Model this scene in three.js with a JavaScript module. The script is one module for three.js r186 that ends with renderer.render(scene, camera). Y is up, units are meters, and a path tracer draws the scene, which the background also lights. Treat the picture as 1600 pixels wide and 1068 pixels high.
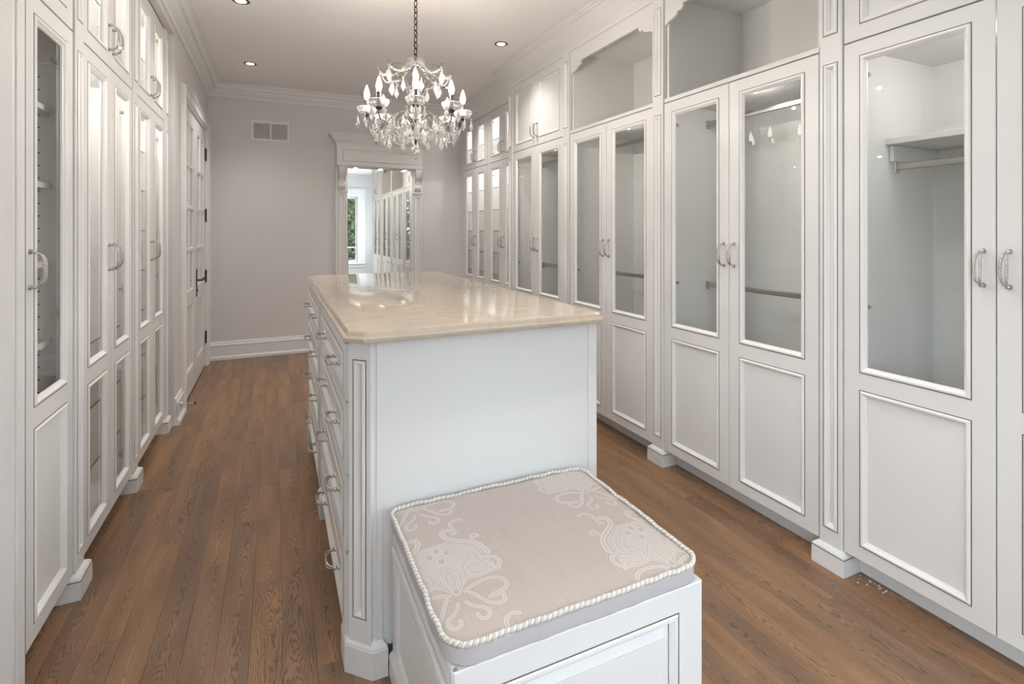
import * as THREE from 'three';
import { mergeGeometries, toCreasedNormals } from 'three/addons/utils/BufferGeometryUtils.js';
import { RoundedBoxGeometry } from 'three/addons/geometries/RoundedBoxGeometry.js';
import { createNoise2D, createNoise3D } from 'simplex-noise';

// ---------- camera, sky, exposure ----------
const scene = new THREE.Scene();
const F = 805, CAM_H = 1.43;
const camera = new THREE.PerspectiveCamera(2 * Math.atan(708 / F) * 180 / Math.PI, 1600 / 1416, 0.05, 120);
camera.position.set(0, CAM_H, 0);
camera.rotation.y = -Math.atan(370 / F);
camera.setViewOffset(1600, 1416, 0, 348, 1600, 1068);       // a shift lens: level camera, horizon above the middle
const renderer = new THREE.WebGLRenderer({ antialias: true });
renderer.toneMapping = THREE.LinearToneMapping;
renderer.toneMappingExposure = 1.1;
renderer.shadowMap.enabled = true;
const SKY = 6.8;
{
  const W = 64, H = 32, d = new Float32Array(W * H * 4);
  for (let y = 0; y < H; y++) for (let x = 0; x < W; x++) {
    const up = (y + 0.5) / H * 2 - 1, k = Math.max(0, Math.min(1, up * 1.2));
    const i = (y * W + x) * 4;
    d[i] = SKY * (0.90 - 0.12 * k); d[i + 1] = SKY * (1.0 - 0.04 * k); d[i + 2] = SKY * (1.10 + 0.05 * k); d[i + 3] = 1;
  }
  const t = new THREE.DataTexture(d, W, H, THREE.RGBAFormat, THREE.FloatType);
  t.mapping = THREE.EquirectangularReflectionMapping; t.magFilter = THREE.LinearFilter; t.needsUpdate = true;
  scene.background = t;
}
const WARM = new THREE.Color().setRGB(1.0, 0.93, 0.85), SOFT = new THREE.Color().setRGB(1.0, 0.965, 0.93);
const I_CEIL = 3.6, I_BULB = 0.48, I_PUCK = 0.42, I_MIRROR = 0.2;

// ---------- small helpers ----------
let seed = 7;
const rnd = () => { seed = (seed + 0x6d2b79f5) | 0; let t = Math.imul(seed ^ (seed >>> 15), 1 | seed); t = (t + Math.imul(t ^ (t >>> 7), 61 | t)) ^ t; return ((t ^ (t >>> 14)) >>> 0) / 4294967296; };
const names = {};
const numbered = (n) => { const k = names[n] = (names[n] ?? -1) + 1; return k ? n + '_' + String(k).padStart(3, '0') : n; };
const clean = (g) => { g = g.index ? g.toNonIndexed() : g; for (const k of Object.keys(g.attributes)) if (!['position', 'normal', 'uv'].includes(k)) g.deleteAttribute(k); if (!g.attributes.uv) g.setAttribute('uv', new THREE.BufferAttribute(new Float32Array(g.attributes.position.count * 2), 2)); return g; };
const merge = (list) => list.length === 1 ? list[0] : mergeGeometries(list.map(clean), false);
function mesh(name, geo, mat, parent) {
  const m = new THREE.Mesh(Array.isArray(geo) ? merge(geo) : geo, mat);
  m.castShadow = m.receiveShadow = true;
  m.name = (parent === scene) ? numbered(name) : name;
  if (parent) { if (parent !== scene) { const used = parent.children.filter((c) => c.name === name || c.name.startsWith(name + '_0') || c.name.startsWith(name + '_1')).length; if (used) m.name = name + '_' + String(used).padStart(3, '0'); } parent.add(m); }
  return m;
}
function tag(o, label, category, group) { o.userData.label = label; o.userData.category = category; if (group) o.userData.group = group; return o; }
function thing(name, label, category, pos = [0, 0, 0], turn = 0, group) {
  const g = new THREE.Group(); g.name = numbered(name); g.position.set(...pos); g.rotation.y = turn; scene.add(g);
  return tag(g, label, category, group);
}
function struct(name, geo, mat) { const m = mesh(name, geo, mat, scene); m.userData.kind = 'structure'; return m; }
function structGroup(name) { const g = new THREE.Group(); g.name = numbered(name); g.userData.kind = 'structure'; scene.add(g); return g; }
// a box from its two corners; with r its edges are eased
function bx(x0, y0, z0, x1, y1, z1, r = 0) {
  const w = Math.abs(x1 - x0), h = Math.abs(y1 - y0), d = Math.abs(z1 - z0);
  const g = r ? new RoundedBoxGeometry(w, h, d, 1, Math.min(r, w / 2.01, h / 2.01, d / 2.01)) : new THREE.BoxGeometry(w, h, d);
  return clean(g.translate((x0 + x1) / 2, (y0 + y1) / 2, (z0 + z1) / 2));
}
function fromTris(p, uvs) {
  const g = new THREE.BufferGeometry(); g.setAttribute('position', new THREE.BufferAttribute(new Float32Array(p), 3));
  g.setAttribute('uv', new THREE.BufferAttribute(new Float32Array(uvs ?? p.length / 3 * 2), 2)); g.computeVertexNormals(); return g;
}
// offsets of a 2D path: pts [[a,b]], the left-hand normal scaled for a clean mitre
function mitres(pts, closed) {
  const n = pts.length, out = [];
  for (let i = 0; i < n; i++) {
    const p = pts[i], a = pts[closed ? (i + n - 1) % n : Math.max(0, i - 1)], b = pts[closed ? (i + 1) % n : Math.min(n - 1, i + 1)];
    let d1 = [p[0] - a[0], p[1] - a[1]], d2 = [b[0] - p[0], b[1] - p[1]];
    let l1 = Math.hypot(...d1), l2 = Math.hypot(...d2);
    if (!l1) { d1 = d2; l1 = l2; } if (!l2) { d2 = d1; l2 = l1; }
    const n1 = [-d1[1] / l1, d1[0] / l1], n2 = [-d2[1] / l2, d2[0] / l2], s = [n1[0] + n2[0], n1[1] + n2[1]], k = 2 / (s[0] * s[0] + s[1] * s[1]);
    out.push([s[0] * k, s[1] * k]);
  }
  return out;
}
// a moulding: profile [[offset, height]] carried along a path in plane 'xy' (height = z) or 'xz' (height = y)
function mould(pts, closed, profile, plane = 'xy', capped = false) {
  const m = mitres(pts, closed), n = pts.length, P = [], put = (i, k) => { const a = pts[i][0] + m[i][0] * profile[k][0], b = pts[i][1] + m[i][1] * profile[k][0], c = profile[k][1]; return plane === 'xy' ? [a, b, c] : [a, c, b]; };
  for (let i = 0; i < (closed ? n : n - 1); i++) for (let k = 0; k + 1 < profile.length; k++) {
    const j = (i + 1) % n, A = put(i, k), B = put(j, k), C = put(j, k + 1), D = put(i, k + 1);
    if (plane === 'xy') P.push(...A, ...B, ...C, ...A, ...C, ...D); else P.push(...A, ...C, ...B, ...A, ...D, ...C);
  }
  if (capped && !closed) for (const i of [0, n - 1]) for (let k = 0; k + 2 < profile.length; k++) { const T = [put(i, profile.length - 1), put(i, k), put(i, k + 1)]; if (i) T.reverse(); P.push(...T.flat()); }
  return fromTris(P);
}
const rect = (x0, y0, x1, y1) => [[x0, y0], [x1, y0], [x1, y1], [x0, y1]];
// stacked outlines: profile [[inset, y]], closed above and below; outline counter-clockwise in (x, -z)
function stacked(outline, profile, uvScale = 1) {
  const m = mitres(outline, true), n = outline.length, ring = (k) => outline.map((p, i) => [p[0] + m[i][0] * profile[k][0], profile[k][1], p[1] + m[i][1] * profile[k][0]]), R = profile.map((_, k) => ring(k)), P = [], U = [];
  const tri = (...v) => v.forEach((q) => { P.push(...q); U.push(q[0] * uvScale, (q[2] + q[1]) * uvScale); });
  for (let k = 0; k + 1 < R.length; k++) for (let i = 0; i < n; i++) { const j = (i + 1) % n; tri(R[k][i], R[k + 1][i], R[k + 1][j]); tri(R[k][i], R[k + 1][j], R[k][j]); }
  const fill = (L, up) => { const f = THREE.ShapeUtils.triangulateShape(L.map((q) => new THREE.Vector2(q[0], q[2])), []); for (const t of f) { const a = L[t[0]], b = L[t[1]], c = L[t[2]], cr = (b[2] - a[2]) * (c[0] - a[0]) - (b[0] - a[0]) * (c[2] - a[2]); tri(...((cr > 0) === up ? [a, b, c] : [a, c, b])); } };
  fill(R[0], false); fill(R[R.length - 1], true);
  return fromTris(P, U);
}
function roundRect(x0, z0, x1, z1, radii, seg = 6) {             // outline clockwise seen from above (x right, z towards us): radii [x0z0, x1z0, x1z1, x0z1]; negative = cut corner
  const out = [], C = [[x0, z0, 1, 1, Math.PI], [x1, z0, -1, 1, -Math.PI / 2], [x1, z1, -1, -1, 0], [x0, z1, 1, -1, Math.PI / 2]];
  C.forEach(([x, z, sx, sz, a0], i) => {
    const r = radii[i];
    if (!r) out.push([x, z]);
    else if (r < 0) { const c = -r; const A = [x, z + sz * c], B = [x + sx * c, z]; out.push(...(i % 2 === 0 ? [A, B] : [B, A])); }
    else for (let k = 0; k <= seg; k++) { const a = a0 + k / seg * Math.PI / 2; out.push([x + sx * r + Math.cos(a) * r, z + sz * r + Math.sin(a) * r]); }
  });
  return out;
}
class Path3 extends THREE.CatmullRomCurve3 { constructor(p) { super(p.map((q) => new THREE.Vector3(...q)), false, 'centripetal'); } }
const tube = (pts, r, seg = 24, rad = 6) => clean(new THREE.TubeGeometry(new Path3(pts), seg, r, rad, false));
const ball = (x, y, z, r, w = 8, h = 6) => clean(new THREE.SphereGeometry(r, w, h).translate(x, y, z));
const rod = (a, b, r, seg = 12) => { const A = new THREE.Vector3(...a), B = new THREE.Vector3(...b), g = new THREE.CylinderGeometry(r, r, A.distanceTo(B), seg); g.applyQuaternion(new THREE.Quaternion().setFromUnitVectors(new THREE.Vector3(0, 1, 0), B.clone().sub(A).normalize())); return clean(g.translate((A.x + B.x) / 2, (A.y + B.y) / 2, (A.z + B.z) / 2)); };
const lathe = (pts, seg = 16, flat = false) => { let g = new THREE.LatheGeometry(pts.map((p) => new THREE.Vector2(...p)), seg); if (flat) { g = g.toNonIndexed(); g.computeVertexNormals(); } return clean(g); };
const spin = (g, a) => g.applyMatrix4(new THREE.Matrix4().makeRotationY(a));

// ---------- materials ----------
const S = (o) => new THREE.MeshStandardMaterial({ side: THREE.DoubleSide, ...o });
const lin = (r, g, b) => new THREE.Color().setRGB(r, g, b);
const M = {
  white: S({ color: lin(0.715, 0.705, 0.695), roughness: 0.42 }),
  bead: S({ color: lin(0.79, 0.78, 0.77), roughness: 0.36 }),
  trim: S({ color: lin(0.745, 0.74, 0.735), roughness: 0.4 }),
  wall: S({ color: lin(0.67, 0.652, 0.645), roughness: 0.85 }),
  ceiling: S({ color: lin(0.85, 0.825, 0.815), roughness: 0.9 }),
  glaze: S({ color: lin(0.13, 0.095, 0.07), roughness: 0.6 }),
  inside: S({ color: lin(0.81, 0.795, 0.775), roughness: 0.5 }),
  nickel: S({ color: lin(0.60, 0.58, 0.56), roughness: 0.25, metalness: 1 }),
  steel: S({ color: lin(0.50, 0.48, 0.45), roughness: 0.32, metalness: 1 }),
  bronze: S({ color: lin(0.075, 0.055, 0.042), roughness: 0.45, metalness: 0.6 }),
  iron: S({ color: lin(0.050, 0.042, 0.035), roughness: 0.5, metalness: 0.3 }),
  mirror: S({ color: lin(0.93, 0.94, 0.93), roughness: 0.0, metalness: 1 }),
  dark: S({ color: lin(0.03, 0.02, 0.015), roughness: 0.9 }),
  glass: new THREE.MeshPhysicalMaterial({ color: lin(0.97, 0.985, 0.975), transmission: 1, roughness: 0, thickness: 0, ior: 1.5, side: THREE.DoubleSide }),
  shelfGlass: new THREE.MeshPhysicalMaterial({ color: lin(0.955, 0.965, 0.955), transmission: 1, roughness: 0.02, thickness: 0, ior: 1.5, side: THREE.DoubleSide }),
  glassEdge: S({ color: lin(0.10, 0.125, 0.11), roughness: 0.25 }),
  crystal: new THREE.MeshPhysicalMaterial({ color: lin(1, 1, 1), transmission: 0.90, roughness: 0, thickness: 0.012, ior: 1.55 }),
  frosted: new THREE.MeshPhysicalMaterial({ color: lin(1, 1, 1), transmission: 0.78, roughness: 0.05, thickness: 0.012, ior: 1.5 }),
  greenCrystal: new THREE.MeshPhysicalMaterial({ color: lin(0.86, 0.95, 0.88), transmission: 1, roughness: 0, thickness: 0.03, ior: 1.5 }),
  candle: S({ color: lin(0.07, 0.045, 0.035), roughness: 0.5 }),
  bulb: S({ color: lin(1, 1, 1), emissive: lin(1.0, 0.92, 0.80), emissiveIntensity: 9, roughness: 0.4 }),
  lampGlow: S({ color: lin(1, 1, 1), emissive: lin(1.0, 0.95, 0.86), emissiveIntensity: 4, roughness: 0.5 }),
  black: S({ color: lin(0.02, 0.02, 0.02), roughness: 0.6 }),
  sheer: S({ color: lin(0.72, 0.72, 0.72), roughness: 0.7 }),
  leaf: new THREE.MeshPhysicalMaterial({ color: lin(0.065, 0.085, 0.035), transmission: 0.35, roughness: 0.9, thickness: 0, side: THREE.DoubleSide }),
  bark: S({ color: lin(0.10, 0.075, 0.05), roughness: 0.95 }),
  lawn: S({ color: lin(0.08, 0.11, 0.05), roughness: 1 }),
  satin: S({ color: lin(0.50, 0.475, 0.485), roughness: 0.5 }),
};
const noise2 = createNoise2D(rnd), noise3 = createNoise3D(rnd);
function dataTex(w, h, fn, srgb = true) {
  const d = new Uint8Array(w * h * 4);
  for (let y = 0; y < h; y++) for (let x = 0; x < w; x++) { const c = fn(x / w, y / h), i = (y * w + x) * 4; d[i] = Math.max(0, Math.min(255, c[0])); d[i + 1] = Math.max(0, Math.min(255, c[1])); d[i + 2] = Math.max(0, Math.min(255, c[2])); d[i + 3] = 255; }
  const t = new THREE.DataTexture(d, w, h, THREE.RGBAFormat); t.colorSpace = srgb ? THREE.SRGBColorSpace : THREE.NoColorSpace; t.magFilter = THREE.LinearFilter; t.minFilter = THREE.LinearMipmapLinearFilter; t.generateMipmaps = true; t.wrapS = t.wrapT = THREE.RepeatWrapping; t.needsUpdate = true; return t;
}
// stained oak: a board sawn through a slowly wandering tree; growth rings, pores and flecks
const PLANK_W = 0.103, PLANK_L = 1.7;
const oakTex = [0.25, 0.5, 0.9, 1.6, 3.2].map((dist, n) => dataTex(192, 1536, (u, v) => {
  const x = (u - 0.5) * PLANK_W, y = v * PLANK_L, o = n * 17.3;
  const cx = 0.012 * noise2(y * 0.9 + o, 3.1) + (n - 2) * 0.008, dz = 0.022 * dist + 0.011 * noise2(y * 1.1 + o, 9.7) + 0.004 * noise2(y * 4 + o, 1.2);
  const wob = 0.0035 * noise2(x * 18 + o, y * 5) + 0.0012 * noise2(x * 60 + o, y * 16);
  const r = Math.hypot(x - cx, dz) + wob, ph = r * 250, f = ph - Math.floor(ph);
  const late = Math.pow(Math.max(0, 1 - Math.abs(f - 0.72) * 3.4), 1.1);
  const pores = Math.max(0, noise2(x * 900 + o, y * 26) - 0.25) * (0.35 + 0.65 * (1 - f));
  const fine = noise2(x * 400 + o, y * 8) * 0.5 + noise2(x * 150 + o, y * 3) * 0.5, slow = noise2(x * 9 + o, y * 1.7 + 40);
  const k = 1 - 0.30 * late - 0.36 * pores + 0.07 * fine + 0.09 * slow;
  return [150 * k, 117 * k * (0.985 + 0.015 * k), 89 * k];
}));
const oak = [];
for (const t of oakTex) for (const tone of [[0.86, 0.87, 0.90], [0.98, 0.97, 0.96], [1.10, 1.04, 0.96]]) oak.push(S({ map: t, color: lin(...tone), roughness: 0.36, bumpMap: t, bumpScale: 0.0004 }));
const marbleTex = dataTex(768, 1536, (u, v) => {
  const x = u * 1.0, y = v * 2.3, w = 0.35 * noise2(x * 1.3 + 5, y * 1.3) + 0.12 * noise2(x * 4, y * 4 + 8);
  const cl = 0.5 + 0.5 * noise2(x * 1.6 + w, y * 1.1 + w), fine = noise2(x * 14 + 3 * w, y * 9);
  const vein = (s, a, b) => Math.pow(Math.max(0, 1 - Math.abs(noise2(x * a + w * 1.6 + s, y * b + w * 1.2)) * 9), 2);
  const vn = vein(2, 1.5, 0.8) * 0.6 + vein(31, 2.6, 1.5) * 0.35 + vein(77, 4.5, 3) * 0.2, k = 6 * (cl - 0.5) + 3 * fine;
  return [187 + k - 15 * vn, 173 + k - 17 * vn, 157 + k - 18 * vn];
});
M.marble = S({ map: marbleTex, roughness: 0.06 });

// ---------- shared cabinet pieces ----------
const BEAD = [[-0.001, 0.0], [-0.001, 0.0012], [0.004, 0.005], [0.009, 0.005], [0.013, 0.0015], [0.017, -0.004], [0.020, -0.006], [0.022, -0.012]];
const GLAZE = [[-0.0042, -0.001], [-0.0042, 0.0008], [-0.001, 0.0008], [-0.001, -0.001]];
const lift = (prof, dz) => prof.map(([a, b]) => [a, b + dz]);
function slab(w, h, t, holes, ease = 0.0016) {                       // a frame of stiles and rails, front at z = t
  const sh = new THREE.Shape(rect(ease, ease, w - ease, h - ease).map((p) => new THREE.Vector2(...p)));
  for (const [a, b, c, d] of holes) sh.holes.push(new THREE.Path(rect(a, b, c, d).reverse().map((p) => new THREE.Vector2(...p))));
  return clean(new THREE.ExtrudeGeometry(sh, { depth: t - ease, bevelEnabled: true, bevelThickness: ease, bevelSize: ease, bevelOffset: 0, bevelSegments: 1, curveSegments: 1 }));
}
// bow pull of two slim bars joined at their ends; beaded where the photograph shows beads
const pullGeo = {};
function pull(beaded) {
  if (pullGeo[beaded]) return pullGeo[beaded];
  const list = [], N = 26, L = 0.057;
  for (const s of [-1, 1]) {
    const P = []; for (let i = 0; i <= N; i++) { const a = i / N * 2 - 1; P.push([s * 0.0085 * Math.pow(Math.max(0, 1 - a * a), 0.6), a * L, 0.010 + 0.030 * (1 - a * a * a * a) ** 0.75]); }
    list.push(tube(P, beaded ? 0.0026 : 0.0034, 28, 6));
    if (beaded) for (let i = 3; i <= N - 3; i++) list.push(ball(...P[i], 0.0044, 6, 5));
  }
  for (const s of [-1, 1]) { list.push(rod([0, s * L, 0], [0, s * L, 0.012], 0.0052, 8), ball(0, s * L, 0.011, 0.0078), clean(new THREE.CylinderGeometry(0.0085, 0.0095, 0.004, 10).rotateX(Math.PI / 2).translate(0, s * L, 0.002))); }
  return (pullGeo[beaded] = merge(list));
}
const hingeGeo = merge([bx(-0.022, -0.026, -0.012, 0.022, 0.026, 0, 0.003), bx(-0.062, -0.008, -0.020, -0.018, 0.008, -0.006, 0.003), clean(new THREE.CylinderGeometry(0.015, 0.015, 0.006, 14).rotateX(Math.PI / 2).translate(0.004, 0, 0.0005))]);
function cell(parent, x0, y0, x1, y1, kind, z, glassMat = M.glass) {
  mesh('bead', mould(rect(x0, y0, x1, y1), true, lift(BEAD, z)), M.bead, parent);
  mesh('glaze_line', mould(rect(x0, y0, x1, y1), true, lift(GLAZE, z)), M.glaze, parent);
  const i = 0.018, zz = z - 0.011;
  if (kind === 'glass') mesh('glass_pane', new THREE.PlaneGeometry(x1 - x0 - 2 * i, y1 - y0 - 2 * i).translate((x0 + x1) / 2, (y0 + y1) / 2, zz), glassMat, parent);
  else mesh('panel', bx(x0 + i, y0 + i, zz - 0.006, x1 - i, y1 - i, zz), M.white, parent);
}
// a door whose lower left corner is at (x, y) in its parent, back at z
function door(parent, x, y, z, w, h, cells, o = {}) {
  const t = 0.021, d = mesh('door', slab(w, h, t, cells.map((c) => c.slice(0, 4))), M.white, parent);
  d.position.set(x, y, z);
  for (const c of cells) cell(d, ...c.slice(0, 5), t);
  if (o.handle) { const p = mesh('handle', pull(!!o.beaded), M.nickel, d); p.position.set(o.handle[0], o.handle[1], t); }
  for (const [hx, hy, s] of o.hinges ?? []) { const p = mesh('hinge', hingeGeo, M.steel, d); p.position.set(hx, hy, 0); p.scale.x = s; }
  return d;
}
const FACE = 0.0, Y_DECK = 2.2, Y_TOP = 2.86;
const LOW = 0.098, TALL = (w, low, s = 0.067) => [[s, 0.1575 - LOW, w - s, 0.782 - LOW, low], [s, 0.858 - LOW, w - s, 2.134 - LOW, 'glass']];
function light(kind, pos, intensity, color, parent, o = {}) {
  const l = kind === 'spot' ? new THREE.SpotLight(color, intensity, 0, o.angle ?? 1.1, o.penumbra ?? 0.9) : new THREE.PointLight(color, intensity);
  l.position.set(...pos); l.castShadow = true; l.shadow.radius = o.soft ?? 1; l.shadow.bias = -0.0005; l.name = o.name ?? 'lamp';
  parent.add(l);
  if (kind === 'spot') { l.target.position.set(pos[0], pos[1] - 1, pos[2]); l.target.name = 'aim'; parent.add(l.target); }
  return l;
}
function puck(parent, x, y, z, intensity) {
  mesh('puck_light', [clean(new THREE.CylinderGeometry(0.032, 0.032, 0.010, 20).translate(x, y - 0.005, z))], M.nickel, parent);
  mesh('puck_lamp', clean(new THREE.CylinderGeometry(0.024, 0.024, 0.003, 20).translate(x, y - 0.0115, z)), M.lampGlow, parent);
  if (intensity) light('point', [x, y - 0.03, z], intensity, SOFT, parent, { name: 'puck' });
}
/* One cabinet. Its local frame: x along the wall from the unit's left end as one faces it, y up, z out of the wall, z = 0 at the front of the carcass.
   o: w width, depth, split [door widths], low 'panel'|'glass', upper 'panel'|'glass'|'open', shelves, rods ... */
function cabinet(name, label, pos, turn, o) {
  const c = thing(name, label, 'cabinet', pos, turn), { w, depth } = o, D = -depth, top = o.top ?? 2.86;
  const doorTop = 2.2, upTop = o.upTop ?? 2.838;
  mesh('side_panel', bx(0.0005, 0.085, D, 0.018, top, -0.0005), M.inside, c);
  mesh('side_panel', bx(w - 0.018, 0.085, D, w - 0.0005, top, -0.0005), M.inside, c);
  mesh('back_panel', bx(0.018, 0.085, D, w - 0.018, top, D + 0.012), M.inside, c);
  mesh('bottom_panel', bx(0.018, 0.085, D + 0.012, w - 0.018, 0.105, -0.001), M.inside, c);
  mesh('top_panel', bx(0.018, top - 0.02, D + 0.012, w - 0.018, top, -0.001), M.inside, c);
  const open = o.upper === 'open';
  mesh('deck', open ? [bx(0.018, 2.19, D + 0.012, w - 0.018, 2.204, -0.001), bx(0.0005, 2.204, D + 0.012, w - 0.0005, 2.228, 0.021, 0.002)] : bx(0.018, 2.186, D + 0.012, w - 0.018, 2.206, -0.002), M.white, c);
  mesh('toe_kick', bx(0, 0.001, -0.078, w, 0.085, -0.06), M.white, c);
  mesh('frieze', open ? [bx(0, 2.755, 0, w, top, 0.018, 0.0015)] : bx(0, upTop + 0.003, 0, w, top, 0.018, 0.0015), M.white, c);
  if (open) {                                                       // shaped brackets in the upper corners
    for (const s of [0, 1]) {
      const P = [[0, 0], [0.15, 0], [0.148, -0.022], [0.128, -0.034], [0.112, -0.028], [0.098, -0.046], [0.062, -0.06], [0.03, -0.066], [0, -0.085]], sh = new THREE.Shape(P.map(([a, b]) => new THREE.Vector2(s ? w - 0.001 - a : a + 0.001, 2.756 + b)));
      mesh('corner_bracket', clean(new THREE.ExtrudeGeometry(sh, { depth: 0.014, bevelEnabled: true, bevelSize: 0.0012, bevelThickness: 0.0012, bevelSegments: 1 }).translate(0, 0, 0.001)), M.white, c);
    }
  }
  let x = 0; const n = o.split.length, gap = 0.0018;
  o.split.forEach((dw, i) => {
    const hingeLeft = o.hingeLeft ? o.hingeLeft[i] : i % 2 === 0, W = dw - 2 * gap, hx = hingeLeft ? W - 0.032 : 0.032, gx = hingeLeft ? 0.024 : W - 0.024, s = o.stile ?? 0.067;
    const lowH = LOW, h = doorTop - lowH - gap;
    door(c, x + gap, lowH, 0.001, W, h, TALL(W, o.low ?? 'panel', s), { handle: [hx, 1.305 - lowH], beaded: o.beaded, hinges: [[gx, 2.06 - lowH, hingeLeft ? -1 : 1], [gx, 1.12 - lowH, hingeLeft ? -1 : 1], [gx, 0.24 - lowH, hingeLeft ? -1 : 1]] });
    if (!open) {
      const y0 = doorTop + 0.004, hh = upTop - y0;
      door(c, x + gap, y0, 0.001, W, hh, [[s, 0.064, W - s, hh - 0.066, o.upper ?? 'panel']], { handle: [hx, 0.135], beaded: o.beaded, hinges: o.upper === 'glass' ? [[gx, hh - 0.1, hingeLeft ? -1 : 1], [gx, 0.1, hingeLeft ? -1 : 1]] : [] });
    }
    x += dw;
  });
  for (const y of o.glassShelves ?? []) mesh('glass_shelf', bx(0.02, y, D + 0.016, w - 0.02, y + 0.008, -0.028), M.shelfGlass, c), mesh('glass_shelf_edge', bx(0.02, y + 0.0005, -0.0279, w - 0.02, y + 0.0075, -0.0262), M.glassEdge, c);
  for (const y of o.shelves ?? []) mesh('shelf', bx(0.0185, y, D + 0.013, w - 0.0185, y + 0.022, -0.035, 0.002), M.white, c);
  for (const [y, xo, sh] of o.rods ?? []) {
    mesh('hanging_rod', [bx(0.024, y - 0.015, -0.315, w - 0.024, y + 0.015, -0.300, 0.006)], M.steel, c);
    for (const [a, b] of [[0.0185, 0.027], [w - 0.027, w - 0.0185]]) mesh('rod_socket', bx(a, y - 0.03, -0.322, b, y + 0.022, -0.293, 0.004), M.steel, c);
  }
  if (o.ledge) {                                                     // fixed shelf on cleats above the rod
    mesh('shelf', bx(0.0185, o.ledge, D + 0.013, w - 0.0185, o.ledge + 0.026, -0.235, 0.003), M.white, c);
    for (const [a, b] of [[0.0187, 0.036], [w - 0.036, w - 0.0187]]) mesh('shelf_cleat', bx(a, o.ledge - 0.07, D + 0.013, b, o.ledge - 0.001, -0.26, 0.004), M.white, c);
  }
  if (o.pins) {
    const list = []; for (const yy of Array.from({ length: 38 }, (_, i) => 0.25 + i * 0.0475)) for (const [xs, dir] of [[0.0182, 1], [w - 0.0182, -1]]) for (const zz of [-0.075, D + 0.07]) list.push(clean(new THREE.CylinderGeometry(0.0032, 0.0032, 0.0012, 8).rotateZ(Math.PI / 2).translate(xs, yy, zz)));
    mesh('shelf_pin_holes', list, M.dark, c);
  }
  for (const y of o.pucks ?? []) puck(c, w / 2, y, D / 2, I_PUCK);
  if (o.rods) puck(c, w / 2, 2.184, -0.16, o.lamp ?? 0.08);  // unseen puck behind the door rail, added to brighten the wardrobe interior
  return c;
}
const cellsPil = (w, top, lowTop, upBot) => [[0.021, 0.166, w - 0.021, lowTop], [0.021, upBot, w - 0.021, top]];
function pilaster(label, pos, turn, o = {}) {
  const w = o.w ?? 0.098, p = thing('pilaster', label, 'pilaster', pos, turn), top = o.top ?? 2.86, cs = cellsPil(w, o.panelTop ?? 2.79, 2.134, 2.262);
  const sh = slab(w, top - 0.085, 0.03, cs.map(([a, b, c, d]) => [a, b - 0.085, c, d - 0.085]), 0.003);
  mesh('shaft', [sh.translate(0, 0.085, 0), bx(0.004, 0.09, -0.02, w - 0.004, top - 0.001, -0.0005)], M.white, p);
  for (const [a, b, c, d] of cs) cell(p, a, b, c, d, 'panel', 0.03);
  if (o.foot !== false) {
    const f = 0.021;
    mesh('foot', stacked(roundRect(-f, -0.059, w + f, 0.051, [0, 0, 0, 0]), [[0, 0.001], [0, 0.072], [0.0015, 0.074], [0.0015, 0.079], [0.006, 0.086], [0.014, 0.092], [0.021, 0.096]]), M.trim, p);
    mesh('glaze_line', mould(roundRect(-f, -0.059, w + f, 0.051, [0, 0, 0, 0]), true, [[-0.0006, 0.0718], [-0.0006, 0.0742], [0.001, 0.0742]], 'xz'), M.glaze, p);
  }
  return p;
}

// ---------- the room ----------
const XL = -0.67, XR = 2.80, ZF = -6.53, ZN = 2.25, HC = 3.05;
const CROWN = [[0, 2.905], [0.014, 2.905], [0.018, 2.918], [0.024, 2.930], [0.046, 2.948], [0.062, 2.968], [0.068, 2.984], [0.066, 2.988], [0.086, 2.988], [0.092, 2.992], [0.092, 2.998], [0.100, 3.016], [0.118, 3.030], [0.132, 3.034], [0.134, 3.049]];
{
  // floor of oak boards laid along the room, on a dark sub-floor
  const floor = struct('floor', bx(-1.35, -0.14, -6.7, 3.0, -0.0205, 2.5), M.dark);
  let row = 0;
  for (let x = -0.80; x < 2.30; x += PLANK_W, row++) {
    let z = ZF - 0.02 - rnd() * 0.8;
    while (z < ZN + 0.1) {
      const L = 0.75 + rnd() * 0.85, a = Math.max(z, ZF - 0.02), b = Math.min(z + L, ZN + 0.1);
      z += L;
      if (b - a < 0.02) continue;
      const g = new RoundedBoxGeometry(PLANK_W - 0.0005, 0.020, b - a - 0.0006, 1, 0.0006);
      const P = g.attributes.position, U = g.attributes.uv, off = rnd() * (1 - (b - a) / PLANK_L), fu = rnd() < 0.5, fv = rnd() < 0.5;
      for (let i = 0; i < P.count; i++) { let u = P.getX(i) / PLANK_W + 0.5, v = (P.getZ(i) + (b - a) / 2) / PLANK_L; if (fu) u = 1 - u; if (fv) v = (b - a) / PLANK_L - v; U.setXY(i, u, v + off); }
      const m = mesh('plank', g, oak[Math.floor(rnd() * oak.length)], floor);
      m.position.set(x + PLANK_W / 2, -0.010, (a + b) / 2);
      m.name = 'plank_' + String(floor.children.length).padStart(3, '0');
    }
  }
}
struct('ceiling', bx(-1.35, HC, -6.7, 3.0, HC + 0.15, 2.5), M.ceiling);
struct('wall_far', bx(-1.35, 0, ZF - 0.15, 3.0, HC, ZF), M.wall);
const SW0 = 0.15, SW1 = 1.75, WY0 = 0.52, WY1 = 2.40;               // side windows of the bay behind the camera
struct('wall_right', [bx(XR, 0, ZF, XR + 0.15, HC, SW0), bx(XR, 0, SW1, XR + 0.15, HC, ZN + 0.2), bx(XR, 0, SW0, XR + 0.15, WY0, SW1), bx(XR, WY1, SW0, XR + 0.15, HC, SW1)], M.wall);
const DZ0 = -4.865, DZ1 = -6.295, DH = 2.47;                         // the double door's opening
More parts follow.
